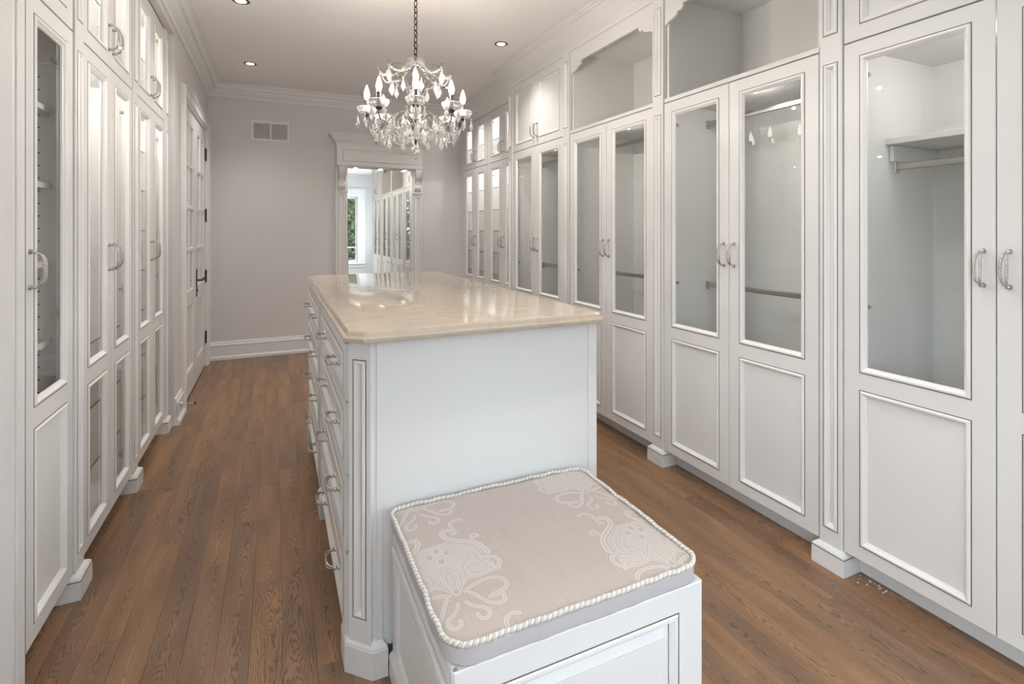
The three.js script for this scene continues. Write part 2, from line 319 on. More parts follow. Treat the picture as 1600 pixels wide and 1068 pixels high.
struct('wall_left', [bx(-1.35, 0, ZF, -1.22, HC, -1.90), bx(-0.80, 0, ZF, XL, HC, DZ1 - 0.01), bx(-0.80, DH + 0.01, DZ1 - 0.01, XL, HC, DZ0 + 0.01), bx(-0.80, 0, DZ0 + 0.01, XL, HC, -4.453),
  bx(-1.22, 2.862, -4.453, XL, HC, -1.90), bx(-1.22, 0, -4.50, -0.80, HC, -4.453), bx(-0.80, 0, -1.90, XL, HC, SW0), bx(-0.80, 0, SW1, XL, HC, ZN), bx(-0.80, 0, SW0, XL, WY0, SW1), bx(-0.80, WY1, SW0, XL, HC, SW1), bx(-1.22, 0, -2.02, -0.80, HC, -1.90)], M.wall);
// back wall with two windows, behind the camera (the mirror shows one)
const WIN = [[1.15, 2.16], [-0.20, 0.81]];
struct('wall_near', [bx(-1.35, 0, ZN, 3.0, WY0, ZN + 0.2), bx(-1.35, WY1, ZN, 3.0, HC, ZN + 0.2), bx(WIN[0][1], WY0, ZN, 3.0, WY1, ZN + 0.2), bx(WIN[1][1], WY0, ZN, WIN[0][0], WY1, ZN + 0.2), bx(-1.35, WY0, ZN, WIN[1][0], WY1, ZN + 0.2)], M.wall);
WIN.forEach(([a, b], i) => {
  const w = structGroup('window_' + (i + 1)), T = (z0, z1, e) => mould(rect(a - e, WY0 - e, b + e, WY1 + e), true, [[0, z0], [0, z1], [e - 0.002, z1], [e - 0.002, z0]].map(([d, z]) => [d, z]));
  const cas = 0.20;
  mesh('window_casing', [bx(a - cas, WY0 - 0.02, ZN - 0.025, a, WY1 + cas, ZN - 0.0005, 0.003), bx(b, WY0 - 0.02, ZN - 0.025, b + cas, WY1 + cas, ZN - 0.0005, 0.003), bx(a, WY1, ZN - 0.025, b, WY1 + cas, ZN - 0.0005, 0.003), bx(a - cas - 0.02, WY1 + cas, ZN - 0.05, b + cas + 0.02, WY1 + cas + 0.035, ZN - 0.0005, 0.006)], M.trim, w);
  mesh('window_sill', [bx(a - cas - 0.02, WY0 - 0.055, ZN - 0.07, b + cas + 0.02, WY0 - 0.02, ZN + 0.08, 0.008), bx(a - cas, WY0 - 0.15, ZN - 0.022, b + cas, WY0 - 0.055, ZN - 0.0005, 0.003)], M.trim, w);
  const z0 = ZN + 0.09, z1 = ZN + 0.14, f = 0.055;
  mesh('window_frame', [bx(a, WY0, z0, a + f, WY1, z1, 0.004), bx(b - f, WY0, z0, b, WY1, z1, 0.004), bx(a + f, WY1 - f, z0, b - f, WY1, z1, 0.004), bx(a + f, WY0, z0, b - f, WY0 + f, z1, 0.004), bx(a + f, 0.93, z0, b - f, 0.965, z1, 0.004)], M.trim, w);
  mesh('window_pane', new THREE.PlaneGeometry(b - a - 2 * f + 0.01, WY1 - 0.965 - f + 0.01).translate((a + b) / 2, (WY1 - f + 0.965) / 2, ZN + 0.115), M.glass, w);
  mesh('window_pane', new THREE.PlaneGeometry(b - a - 2 * f + 0.01, 0.93 - WY0 - f + 0.01).translate((a + b) / 2, (WY0 + f + 0.93) / 2, ZN + 0.115), M.glass, w);
});
[[XL, 1], [XR, -1]].forEach(([x, s], i) => {
  const w = structGroup('window_' + (i + 3)), cas = 0.18, X = (d) => x + s * d, f = 0.055;
  mesh('window_casing', [bx(X(0.0005), WY0 - 0.02, SW0 - cas, X(0.025), WY1 + cas, SW0, 0.003), bx(X(0.0005), WY0 - 0.02, SW1, X(0.025), WY1 + cas, SW1 + cas, 0.003), bx(X(0.0005), WY1, SW0, X(0.025), WY1 + cas, SW1, 0.003)], M.trim, w);
  mesh('window_sill', bx(X(-0.06), WY0 - 0.055, SW0 - cas - 0.02, X(0.07), WY0 - 0.0005, SW1 + cas + 0.02, 0.008), M.trim, w);
  mesh('window_frame', [bx(X(-0.05), WY0, SW0, X(-0.10), WY1, SW0 + f, 0.004), bx(X(-0.05), WY0, SW1 - f, X(-0.10), WY1, SW1, 0.004), bx(X(-0.05), WY1 - f, SW0 + f, X(-0.10), WY1, SW1 - f, 0.004), bx(X(-0.05), WY0, SW0 + f, X(-0.10), WY0 + f, SW1 - f, 0.004), bx(X(-0.05), WY0, (SW0 + SW1) / 2 - 0.025, X(-0.10), WY1, (SW0 + SW1) / 2 + 0.025, 0.004)], M.trim, w);
  for (const k of [0, 1]) mesh('window_pane', new THREE.PlaneGeometry((SW1 - SW0) / 2 - f, WY1 - WY0 - 2 * f).rotateY(Math.PI / 2).translate(X(-0.075), (WY0 + WY1) / 2, k ? (SW0 + 3 * SW1) / 4 - 0.01 : (3 * SW0 + SW1) / 4 + 0.01), M.glass, w);
});
// crown mouldings: left wall, far wall and over the right-hand cabinets
const XB = 2.24;                                                     // front plane of the set-back cabinets
struct('trim_1', mould([[XL, ZN], [XL, ZF], [XR, ZF]], false, CROWN.map(([d, y]) => [-d, y]).map(([d, y]) => [-d, y]), 'xz', true), M.trim);
{
  const over = [[0, 2.85], [0.006, 2.862], [0.012, 2.862], [0.012, 2.900], [0.018, 2.905], [0.024, 2.925], [0.050, 2.955], [0.082, 2.995], [0.100, 3.015], [0.112, 3.018], [0.114, 3.028], [0.130, 3.036], [0.138, 3.049]];
  const back = [[0, 2.78], [0.006, 2.788], [0.012, 2.790], [0.012, 2.860], ...over.slice(3)];
  struct('trim_2', mould([[2.165, -0.262], [2.165, -4.785], [2.262, -4.785]].reverse(), false, over.map(([d, y]) => [d, y]), 'xz', true), M.white);
  struct('trim_3', mould([[XB + 0.01, -4.79], [XB + 0.01, ZF]].reverse(), false, back, 'xz', true), M.white);
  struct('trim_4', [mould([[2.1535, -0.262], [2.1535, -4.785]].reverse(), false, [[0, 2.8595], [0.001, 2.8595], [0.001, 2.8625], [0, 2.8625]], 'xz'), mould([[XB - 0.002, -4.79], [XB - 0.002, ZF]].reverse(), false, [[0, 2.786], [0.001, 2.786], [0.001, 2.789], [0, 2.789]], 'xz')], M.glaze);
  struct('trim_5', [bx(2.17, 2.86, -4.785, XR, HC, -0.262), bx(2.25, 2.785, ZF, XR, HC, -4.787)], M.white);
}
// baseboards
const BASE = [[0.034, 0.001], [0.034, 0.028], [0.026, 0.040], [0.020, 0.044], [0.018, 0.150], [0.022, 0.156], [0.020, 0.166], [0.012, 0.178], [0.010, 0.192], [0.004, 0.200], [0, 0.202], [0, 0.001]];
struct('baseboard_far', [mould([[XL + 0.001, ZF], [0.652, ZF]], false, BASE, 'xz', true), mould([[1.718, ZF], [XB + 0.02, ZF]], false, BASE, 'xz', true)], M.trim);
struct('baseboard_left', [mould([[XL, -4.4535], [XL, -4.742]], false, BASE, 'xz', true)], M.trim);
struct('baseboard_near', mould([[XR, ZN], [XL, ZN]], false, BASE, 'xz', true), M.trim);
struct('baseboard_right', mould([[XR, -0.25], [XR, ZN]], false, BASE, 'xz', true), M.trim);
// casing that ends the left-hand cabinets beside the camera
struct('trim_6', [bx(-0.79, 0, -2.10, -0.718, HC - 0.14, -1.90), bx(-0.7185, 0, -2.066, -0.698, HC - 0.14, -2.010, 0.004), bx(-0.7185, 0, -2.006, -0.704, HC - 0.14, -1.992, 0.004), bx(-0.7185, 0, -1.990, -0.694, HC - 0.14, -1.968, 0.008), bx(-0.7185, 0, -1.966, -0.707, HC - 0.14, -1.902, 0.002)], M.trim);

// ---------- double doors in the left wall ----------
{
  const d = structGroup('door_1'), XD = -0.672, t = 0.042;
  const cz0 = DZ0 + 0.112, cz1 = DZ1 - 0.112, prof = [[0, 0.0], [0, 0.022], [0.010, 0.034], [0.022, 0.036], [0.026, 0.028], [0.07, 0.022], [0.078, 0.026], [0.09, 0.026], [0.096, 0.016], [0.112, 0.012], [0.112, 0.0]];
  // casing mitred round the head, standing proud of the wall
  const path = [[-cz0, 0.001], [-cz0, DH + 0.122], [-cz1, DH + 0.122], [-cz1, 0.001]].reverse();
  const cas = mould(path, false, prof, 'xy', true); cas.applyMatrix4(new THREE.Matrix4().makeRotationY(Math.PI / 2)).translate(XL, 0, 0);
  mesh('door_casing', cas, M.trim, d);
  mesh('door_jamb', [bx(-0.80, 0.001, DZ0 - 0.001, XL, DH + 0.01, DZ0 + 0.0095), bx(-0.80, 0.001, DZ1 - 0.0095, XL, DH + 0.01, DZ1 + 0.001), bx(-0.80, DH - 0.001, DZ1, XL, DH + 0.0095, DZ0)], M.trim, d);
  const W = 0.708, H = DH - 0.012;
  [0, 1].forEach((n) => {
    const holes = [[0.105, 0.20, W - 0.105, 0.775]], gx = [0.105, W / 2 - 0.011, W / 2 + 0.011, W - 0.105], gy = [0.885, 1.2505, 1.616, 1.9815, 2.347];
    for (let r = 0; r < 4; r++) for (let c = 0; c < 2; c++) holes.push([gx[c * 2], gy[r] + 0.011, gx[c * 2 + 1], gy[r + 1] - 0.011]);
    const leaf = mesh('door_leaf', slab(W, H, t, holes, 0.003), M.trim, d);
    leaf.rotation.y = Math.PI / 2; leaf.position.set(XD - t, 0.010, DZ0 - 0.003 - n * (W + 0.003));
    const IN = [[0, 0.0], [0.006, -0.004], [0.012, -0.010], [0.014, -0.014]];
    holes.forEach(([a, b, c, e], i) => {
      mesh(i ? 'pane_bead' : 'panel_bead', mould(rect(a, b, c, e), true, i ? lift(IN, t) : lift([[0, 0], [0.012, -0.003], [0.026, -0.014]], t)), M.trim, leaf);
      if (!i) mesh('panel', bx(a + 0.02, b + 0.02, t - 0.022, c - 0.02, e - 0.02, t - 0.014), M.trim, leaf);
      else { mesh('glass_pane', new THREE.PlaneGeometry(c - a - 0.012, e - b - 0.012).translate((a + c) / 2, (b + e) / 2, t - 0.013), M.glass, leaf); mesh('sheer_lining', bx(a + 0.002, b + 0.002, t - 0.024, c - 0.002, e - 0.002, t - 0.022), M.sheer, leaf); }
    });
    if (n) {
      mesh('lever_handle', [bx(0.030, 0.80, t, 0.066, 1.06, t + 0.007, 0.003), rod([0.048, 0.955, t + 0.005], [0.048, 0.955, t + 0.05], 0.009), tube([[0.048, 0.955, t + 0.048], [0.075, 0.958, t + 0.053], [0.11, 0.968, t + 0.05], [0.15, 0.957, t + 0.048], [0.175, 0.965, t + 0.05]], 0.0085, 20, 8), rod([0.048, 0.86, t], [0.048, 0.86, t + 0.014], 0.012)], M.bronze, leaf);
      for (const y of [0.30, 0.94, 1.58, 2.22]) mesh('hinge', [rod([W + 0.003, y - 0.055, t + 0.008], [W + 0.003, y + 0.055, t + 0.008], 0.0085, 10), ball(W + 0.003, y + 0.06, t + 0.008, 0.009), ball(W + 0.003, y - 0.06, t + 0.008, 0.009), bx(W - 0.03, y - 0.05, t - 0.001, W, y + 0.05, t + 0.003)], M.bronze, leaf);
    } else for (const y of [0.30, 0.94, 1.58, 2.22]) mesh('hinge', [rod([-0.003, y - 0.055, t + 0.006], [-0.003, y + 0.055, t + 0.006], 0.0075, 10)], M.bronze, leaf);
  });
  mesh('door_threshold', bx(-0.80, -0.0195, DZ1, -0.672, 0.0, DZ0), M.dark, d);
}

// ---------- cabinets along the right wall ----------
const RX = 2.170, RT = -Math.PI / 2, RD = 0.61, PX = 2.170;
cabinet('wardrobe_cabinet', 'near tall white wardrobe cabinet with a shelf above its rod and panelled upper doors', [RX, 0, -1.372], RT, { w: 1.0, depth: RD, split: [0.5, 0.5], upper: 'panel', ledge: 1.80, rods: [[1.71]], beaded: true, lamp: 0.26 });
cabinet('wardrobe_cabinet', 'tall white wardrobe cabinet with an open cubby, its glass reflecting the chandelier', [RX, 0, -2.460], RT, { w: 0.982, depth: RD, split: [0.493, 0.489], upper: 'open', rods: [[2.10], [1.09]], lamp: 0.13 });
cabinet('wardrobe_cabinet', 'tall white wardrobe cabinet with open cubby just behind the right end of the island', [RX, 0, -3.560], RT, { w: 0.998, depth: RD, split: [0.5, 0.498], upper: 'open', rods: [[2.10], [1.09]] });
cabinet('wardrobe_cabinet', 'white wardrobe cabinet with two small solid upper doors, next to the lit glass display cabinets', [RX, 0, -4.650], RT, { w: 0.986, depth: RD, split: [0.493, 0.493], upper: 'panel', rods: [[2.10], [1.09]] });
pilaster('slim white panelled pilaster and foot right of the chandelier-reflecting glass doors', [PX, 0, -1.471], RT);
pilaster('slim white panelled pilaster and foot between the two open-cubby wardrobes', [PX, 0, -2.559], RT);
pilaster('slim white pilaster between the open cubby and the small solid upper doors', [PX, 0, -3.663], RT);
pilaster('slim white end pilaster where the right-hand cabinets step back to the lit display cabinets', [PX, 0, -4.750], RT);
pilaster('white pilaster at the near end of the right-hand wardrobe row', [PX, 0, -0.371], RT);
struct('trim_7', bx(2.172, 0.085, -4.787, XR, 2.86, -4.7545), M.white);
const SH = [0.43, 0.68, 0.925, 1.17, 1.42, 1.665, 1.915, 2.47];
cabinet('display_cabinet', 'lit glass display cabinet in the far right corner beside the grey wall', [XB + 0.022, 0, -6.370], RT, { w: 0.81, depth: 0.50, split: [0.405, 0.405], upper: 'glass', upTop: 2.775, top: 2.785, stile: 0.09, glassShelves: SH, pucks: [2.183, 2.762], low: 'panel' });
cabinet('display_cabinet', 'lit glass display cabinet partly hidden by the wardrobe row that steps forward', [XB + 0.022, 0, -5.525], RT, { w: 0.735, depth: 0.50, split: [0.41, 0.325], upper: 'glass', upTop: 2.775, top: 2.785, stile: 0.075, glassShelves: SH, pucks: [2.183, 2.762], low: 'panel' });
struct('trim_8', [bx(XB + 0.004, 0.001, ZF, XB + 0.06, 2.785, -6.372, 0.003), bx(XB + 0.002, 0.085, -5.558, XB + 0.06, 2.785, -5.5275, 0.003)], M.white);

// ---------- cabinets along the left wall (x runs away from the camera) ----------
const LX = -0.734, LT = Math.PI / 2, LD = 0.46;
cabinet('display_cabinet', 'narrow white cabinet with wooden shelves behind its one glass door', [LX, 0, -2.102], LT, { w: 0.422, depth: LD, split: [0.422], hingeLeft: [false], upper: 'glass', shelves: [0.62, 1.0, 1.295, 1.585, 1.87], pins: true, beaded: true });
cabinet('display_cabinet', 'white two-door glass cabinet in the middle of the left row', [LX, 0, -2.630], LT, { w: 0.796, depth: LD, split: [0.398, 0.398], low: 'glass', upper: 'glass', glassShelves: [0.35, 0.62, 0.915, 2.50], pucks: [2.183, 2.835] });
cabinet('display_cabinet', 'white glass-door cabinet with many glass shelves, next to the panelled double doors', [LX, 0, -3.530], LT, { w: 0.797, depth: LD, split: [0.3985, 0.3985], low: 'glass', upper: 'glass', glassShelves: [0.37, 0.64, 0.925, 1.175, 1.425, 1.675, 1.92, 2.50], pucks: [2.183, 2.835] });
pilaster('white panelled pilaster and foot left of the middle glass cabinet', [LX, 0, -2.527], LT);
pilaster('white panelled pilaster and foot between the two glass-shelved cabinets of the left row', [LX, 0, -3.429], LT);
pilaster('white panelled pilaster and foot at the end of the left row, beside the doorstop', [LX, 0, -4.330], LT);
struct('trim_9', [mould([[-0.716, -1.95], [-0.716, -4.44]], false, [[0, 2.8595], [0.0035, 2.8595], [0.0035, 2.8625], [0, 2.8625]], 'xz'), bx(-0.718, 0.001, -2.0685, -0.6985, HC - 0.14, -2.0662)], M.glaze);  // upright strip paints in the shadow of the gap beside the casing

// ---------- island ----------
{
  const X0 = 0.224, X1 = 1.14, Z0 = -1.69, Z1 = -3.85, Y0 = 0.085, Y1 = 1.078, cut = 0.062;
  const is = thing('island', 'white dresser island with eight deep drawers and cut corners under a cream stone top', 'island');
  mesh('carcass', stacked(roundRect(X0, Z1, X1, Z0, [-cut, 0, 0, -cut]), [[0, Y0], [0, Y1]]), M.trim, is);
  mesh('plinth', bx(X0 + 0.07, 0.001, Z1 + 0.05, X1 - 0.05, Y0 - 0.0005, Z0 - 0.04), M.white, is);
  mesh('end_stile', bx(X0 + 0.072, Y0, Z0 + 0.0005, X0 + 0.092, Y1, Z0 + 0.004, 0.001), M.trim, is);
  mesh('end_stile', bx(X1 - 0.040, Y0, Z0 + 0.0005, X1 - 0.002, Y1, Z0 + 0.004, 0.001), M.trim, is);
  mesh('end_seam', [bx(X1 - 0.0425, Y0, Z0 + 0.0002, X1 - 0.040, Y1, Z0 + 0.0012)], M.white, is);
  // canted corners with a long inset panel
  for (const far of [0, 1]) {
    const cz = far ? Z1 : Z0, L = cut * Math.SQRT2, c = new THREE.Group();
    const post = mesh('corner_post', slab(L, Y1 - Y0, 0.012, [[0.022, 0.10, L - 0.022, 0.925]], 0.002), M.trim, is);
    post.position.set(far ? X0 + cut : X0, Y0, far ? cz : cz - cut); post.rotation.y = far ? -Math.PI * 0.75 : -Math.PI / 4;
    if (far) post.position.set(X0 + cut, Y0, Z1);
    cell(post, 0.022, 0.10, L - 0.022, 0.925, 'panel', 0.012);
  }
  // drawers: two columns of four; the local frame of a drawer front: x away from the camera, z towards the aisle
  const rows = [[0.868, 1.055], [0.625, 0.858], [0.372, 0.615], [0.098, 0.362]], cols = [[-1.775, -2.700], [-2.838, -3.765]], hY = [0.955, 0.745, 0.502, 0.222];
  cols.forEach(([za, zb]) => rows.forEach(([ya, yb], r) => {
    const w = za - zb, h = yb - ya, dr = mesh('drawer', slab(w, h, 0.015, [[0.045, 0.038, w - 0.045, h - 0.038]], 0.0018), M.white, is);
    dr.rotation.y = Math.PI / -2; dr.position.set(X0 - 0.0005, ya, zb);
    mesh('bead', mould(rect(0.045, 0.038, w - 0.045, h - 0.038), true, lift(BEAD, 0.015).map(([a, b]) => [a * 1.15, b])), M.bead, dr);
    mesh('glaze_line', mould(rect(0.045, 0.038, w - 0.045, h - 0.038), true, lift(GLAZE, 0.015)), M.glaze, dr);
    mesh('panel', bx(0.063, 0.056, 0.001, w - 0.063, h - 0.056, 0.005), M.white, dr);
    for (const hx of [0.225, w - 0.225]) { const p = mesh('handle', pull(false), M.nickel, dr); p.rotation.z = Math.PI / 2; p.position.set(hx, hY[r] - ya, 0.015); }
  }));
  mesh('divider', slab(0.098, Y1 - Y0 - 0.01, 0.012, [[0.024, 0.09, 0.074, 0.9]], 0.002).applyMatrix4(new THREE.Matrix4().makeRotationY(-Math.PI / 2)).translate(X0 - 0.0005, Y0, -2.818), M.white, is);
  const FOOT = [[0, 0.001], [0, 0.088], [0.0012, 0.090], [0.002, 0.096], [0.007, 0.104], [0.016, 0.112], [0.021, 0.118]];
  const foot = (o) => mesh('foot', stacked(o, FOOT), M.trim, is);
  foot([[0.204, -1.84], [0.30, -1.84], [0.33, -1.70], [0.33, -1.669], [0.281, -1.669], [0.204, -1.744]].reverse().reverse());
  foot(roundRect(0.200, -2.835, 0.30, -2.703, [0, 0, 0, 0]));
  foot([[0.204, -3.80], [0.281, -3.871], [0.36, -3.871], [0.36, -3.78], [0.30, -3.72], [0.204, -3.72]]);
  // stone top: two stepped and rounded tiers
  const O = roundRect(0.192, -3.885, 1.163, -1.628, [-0.055, 0.05, 0.05, -0.055], 7);
  const g = stacked(O, [[0.008, 1.080], [0.001, 1.083], [0, 1.088], [0, 1.094], [0.003, 1.0985], [0.009, 1.1005], [0.0115, 1.1005], [0.0125, 1.103], [0.014, 1.109], [0.019, 1.1145], [0.026, 1.1165], [0.031, 1.117]], 1);
  for (let i = 0, U = g.attributes.uv; i < U.count; i++) U.setXY(i, U.getX(i), U.getY(i) / 2.3);
  tag(mesh('countertop', toCreasedNormals(g, 0.5), M.marble, scene), 'polished cream stone countertop with cut corners and a stepped edge on the island', 'countertop');
}

// ---------- bench and cushion in front of the island ----------
{
  const X0 = 0.345, X1 = 1.055, Z0 = -1.672, Z1 = -1.055, Y = 0.482;
  const b = thing('bench', 'low white panelled bench standing against the end of the island', 'bench', [0, 0, 0]);
  mesh('carcass', stacked(roundRect(X0 + 0.012, Z0, X1 - 0.012, Z1 - 0.012, [0, 0, 0.012, 0.012], 3), [[0, 0.02], [0, Y - 0.03], [0, Y]]), M.trim, b);
  const PAN = [[0, 0.0], [0.004, 0.003], [0.012, 0.003], [0.020, -0.004], [0.024, -0.008]];
  const side = (name, w, turn, pos, l, r) => {
    const f = mesh(name, slab(w, Y - 0.02, 0.013, [[l, 0.075, w - r, Y - 0.085]], 0.003), M.trim, b); f.rotation.y = turn; f.position.set(...pos);
    mesh('bead', mould(rect(l, 0.075, w - r, Y - 0.085), true, lift(PAN, 0.013)), M.bead, f);
    mesh('glaze_line', mould(rect(l, 0.075, w - r, Y - 0.085), true, lift([[-0.003, -0.001], [-0.003, 0.0006], [0, 0.0006]], 0.013)), M.glaze, f);
    mesh('raised_panel', mould(rect(l + 0.022, 0.097, w - r - 0.022, Y - 0.107), true, [[0, 0.002], [0.03, 0.010], [0.031, 0.012], [0.034, 0.012]]), M.trim, f);
    mesh('panel', bx(l + 0.05, 0.125, 0.003, w - r - 0.05, Y - 0.135, 0.0122), M.trim, f);
    return f;
  };
  side('front_panel', X1 - X0 - 0.004, 0, [X0 + 0.002, 0.02, Z1 - 0.012], 0.075, 0.085);
  side('side_panel', Z1 - Z0 - 0.004, -Math.PI / 2, [X0 + 0.012, 0.02, Z0 + 0.002], 0.06, 0.06);
  side('side_panel', Z1 - Z0 - 0.004, Math.PI / 2, [X1 - 0.012, 0.02, Z1 - 0.002], 0.06, 0.06);
  mesh('top_rail', bx(X0 - 0.012, Y - 0.075, Z0 + 0.03, X0 - 0.0005, Y - 0.048, Z1 - 0.02, 0.004), M.trim, b);
  mesh('base', stacked(roundRect(X0 - 0.012, Z0, X1 + 0.012, Z1 + 0.012, [0, 0, 0, 0]), [[0, 0.001], [0, 0.065], [0.006, 0.078], [0.012, 0.086]]), M.trim, b);

  // damask weave: cream scrolls on taupe silk, with slubs
  const CW = 1024, CH = 900, cv = document.createElement('canvas'); cv.width = CW; cv.height = CH;
  const q = cv.getContext('2d'), X = (x) => (x - 0.325) / 0.73 * CW, Z = (z) => (z + 1.69) / 0.645 * CH;
  q.fillStyle = 'rgb(180,168,161)'; q.fillRect(0, 0, CW, CH);
  for (let i = 0; i < 2600; i++) { const l = 20 + rnd() * 160; q.fillStyle = rnd() < 0.55 ? 'rgba(200,190,182,' + (0.06 + rnd() * 0.14) + ')' : 'rgba(142,128,121,' + (0.05 + rnd() * 0.10) + ')'; q.fillRect(rnd() * CW, rnd() * CH - 60, 1 + rnd() * 1.6, l); }
  const motif = (cx, top) => {                                       // metres: the axis at cx, the crown of the palmette at z = top
    const lines = (w, style) => {
      q.strokeStyle = style; q.lineCap = 'round'; q.lineJoin = 'round';
      for (const s of [-1, 1]) {
        const go = (pts, wd) => { q.lineWidth = wd * w; q.beginPath(); pts.forEach((p, i) => { const a = X(cx + s * p[0]), c = Z(top + p[1]); if (!i) q.moveTo(a, c); else q.bezierCurveTo(X(cx + s * p[0]), Z(top + p[1]), X(cx + s * p[2]), Z(top + p[3]), X(cx + s * p[4]), Z(top + p[5])); }); q.stroke(); };
        go([[0.060, -0.020], [0.035, -0.035, 0.028, 0.000, 0.050, 0.022], [0.080, 0.050, 0.130, 0.060, 0.128, 0.125]], 18);       // outer plume
        go([[0.060, -0.020], [0.085, -0.020, 0.080, 0.008, 0.062, 0.000]], 10);
        go([[0.112, 0.070], [0.100, 0.030, 0.115, 0.020, 0.128, 0.030], [0.136, 0.040, 0.124, 0.048, 0.118, 0.040]], 9);
        go([[0.040, 0.045], [0.060, 0.070, 0.100, 0.080, 0.102, 0.128]], 12);
        go([[0.026, 0.060], [0.040, 0.085, 0.075, 0.095, 0.080, 0.130]], 9);
        go([[0.098, 0.140], [0.060, 0.125, 0.040, 0.160, 0.055, 0.190], [0.070, 0.215, 0.105, 0.190, 0.130, 0.200]], 13);          // middle scroll
        go([[0.080, 0.150], [0.120, 0.125, 0.150, 0.150, 0.140, 0.180], [0.132, 0.196, 0.112, 0.186, 0.120, 0.170]], 14);
        go([[0.020, 0.165], [0.035, 0.195, 0.090, 0.235, 0.110, 0.170]], 9);
        go([[0.020, 0.240], [0.060, 0.215, 0.125, 0.215, 0.125, 0.255], [0.122, 0.285, 0.085, 0.275, 0.070, 0.285]], 13);
        go([[0.030, 0.250], [0.050, 0.275, 0.050, 0.300, 0.078, 0.312], [0.110, 0.318, 0.108, 0.275, 0.085, 0.285]], 12);
        go([[0.010, 0.275], [0.020, 0.310, 0.052, 0.300, 0.050, 0.330], [0.044, 0.352, 0.018, 0.345, 0.022, 0.325]], 11);
        go([[0.075, 0.395], [0.062, 0.360, 0.095, 0.345, 0.112, 0.360]], 12);
      }
      q.lineWidth = 12 * w; q.beginPath(); q.ellipse(X(cx), Z(top + 0.185), 0.017 / 0.73 * CW, 0.036 / 0.645 * CH, 0, 0, 7); q.stroke();
      for (const [a, c, r1, r2] of [[0, 0.105, 0.014, 0.018], [0.024, 0.075, 0.013, 0.017], [-0.024, 0.075, 0.013, 0.017], [0, 0.055, 0.012, 0.02], [0, 0.232, 0.012, 0.014]]) { q.fillStyle = style; q.beginPath(); q.ellipse(X(cx + a), Z(top + c), r1 * (w > 0.6 ? 1 : 0.6) / 0.73 * CW, r2 * (w > 0.6 ? 1 : 0.6) / 0.645 * CH, 0, 0, 7); q.fill(); }
    };
    q.fillStyle = 'rgba(194,186,180,0.9)';
    for (const s of [-1, 1]) { q.beginPath(); q.moveTo(X(cx), Z(top + 0.03)); for (const [a, b, c, d, e, f] of [[0.05, 0.02, 0.12, 0.05, 0.125, 0.13], [0.125, 0.19, 0.09, 0.20, 0.06, 0.20], [0.03, 0.20, 0.02, 0.23, 0, 0.25]]) q.bezierCurveTo(X(cx + s * a), Z(top + b), X(cx + s * c), Z(top + d), X(cx + s * e), Z(top + f)); q.closePath(); q.fill(); }
    lines(1.9, 'rgb(171,159,152)'); lines(1.45, 'rgb(197,189,182)'); lines(0.2, 'rgba(174,163,156,0.8)');
  };
  for (const t of [-1.87, -1.45, -1.03]) motif(0.408, t);
  for (const t of [-1.735, -1.315]) motif(0.972, t);
  const tex = new THREE.CanvasTexture(cv); tex.colorSpace = THREE.SRGBColorSpace;
  const silk = new THREE.MeshPhysicalMaterial({ map: tex, roughness: 0.55, sheen: 0.4, sheenRoughness: 0.5, sheenColor: lin(0.9, 0.86, 0.82), side: THREE.DoubleSide });
  const cu = thing('cushion', 'flat silk damask cushion edged with silver twisted cord on the bench', 'cushion', [0, 0, 0]);
  const A0 = 0.334, A1 = 1.052, B0 = -1.668, B1 = -1.050;
  const wav = (x, z) => 0.0022 * noise2(x * 9, z * 9) + 0.0016 * noise2(x * 23 + 4, z * 23);
  const edge = (t) => {                                              // the seam line round the top: a rounded rectangle with slight ripples
    const o = roundRect(A0, B0, A1, B1, [0.035, 0.05, 0.055, 0.06], 8), n = o.length, u = t * n; return o[Math.floor(u) % n];
  };
  const outline = []; { const o = roundRect(A0, B0, A1, B1, [0.035, 0.05, 0.055, 0.06], 8); for (let i = 0; i < o.length; i++) { const a = o[i], b2 = o[(i + 1) % o.length], k = Math.max(1, Math.round(Math.hypot(b2[0] - a[0], b2[1] - a[1]) / 0.02)); for (let j = 0; j < k; j++) { const x = a[0] + (b2[0] - a[0]) * j / k, z = a[1] + (b2[1] - a[1]) * j / k; outline.push([x + wav(x + 3, z), z + wav(x, z + 7)]); } } }
  const YS = Y + 0.001, YT = Y + 0.050;
  mesh('boxing', toCreasedNormals(stacked(outline, [[0.006, YS], [0.001, YS + 0.006], [0, YS + 0.02], [0.001, YT - 0.010], [0.006, YT - 0.004]]), 0.6), M.satin, cu);
  {
    const inner = outline.map((p) => p), mm = mitres(outline, true), c = [(A0 + A1) / 2, (B0 + B1) / 2], P = [], U = [], K = 10, h = (k, x, z) => YT - 0.006 + 0.016 * Math.pow(1 - k, 0.3) * 1 + wav(x * 0.6, z * 0.6) * 0.9 * (1 - k) - (k === 1 ? 0.004 : 0);
    const at = (i, k) => { const p = inner[i % inner.length], x = c[0] + (p[0] - c[0]) * k, z = c[1] + (p[1] - c[1]) * k; return [x, h(k, x, z), z]; };
    const ks = [0.0001, 0.2, 0.4, 0.55, 0.7, 0.8, 0.88, 0.94, 0.98, 1];
    for (let i = 0; i < inner.length; i++) for (let k = 0; k + 1 < ks.length; k++) { const a = at(i, ks[k]), b2 = at(i, ks[k + 1]), d = at(i + 1, ks[k + 1]), e = at(i + 1, ks[k]); for (const v of [a, d, b2, a, e, d]) { P.push(...v); U.push((v[0] - 0.325) / 0.73, 1 - (v[2] + 1.69) / 0.645); } }
    mesh('damask_top', toCreasedNormals(fromTris(P, U), 1.0), silk, cu);
  }
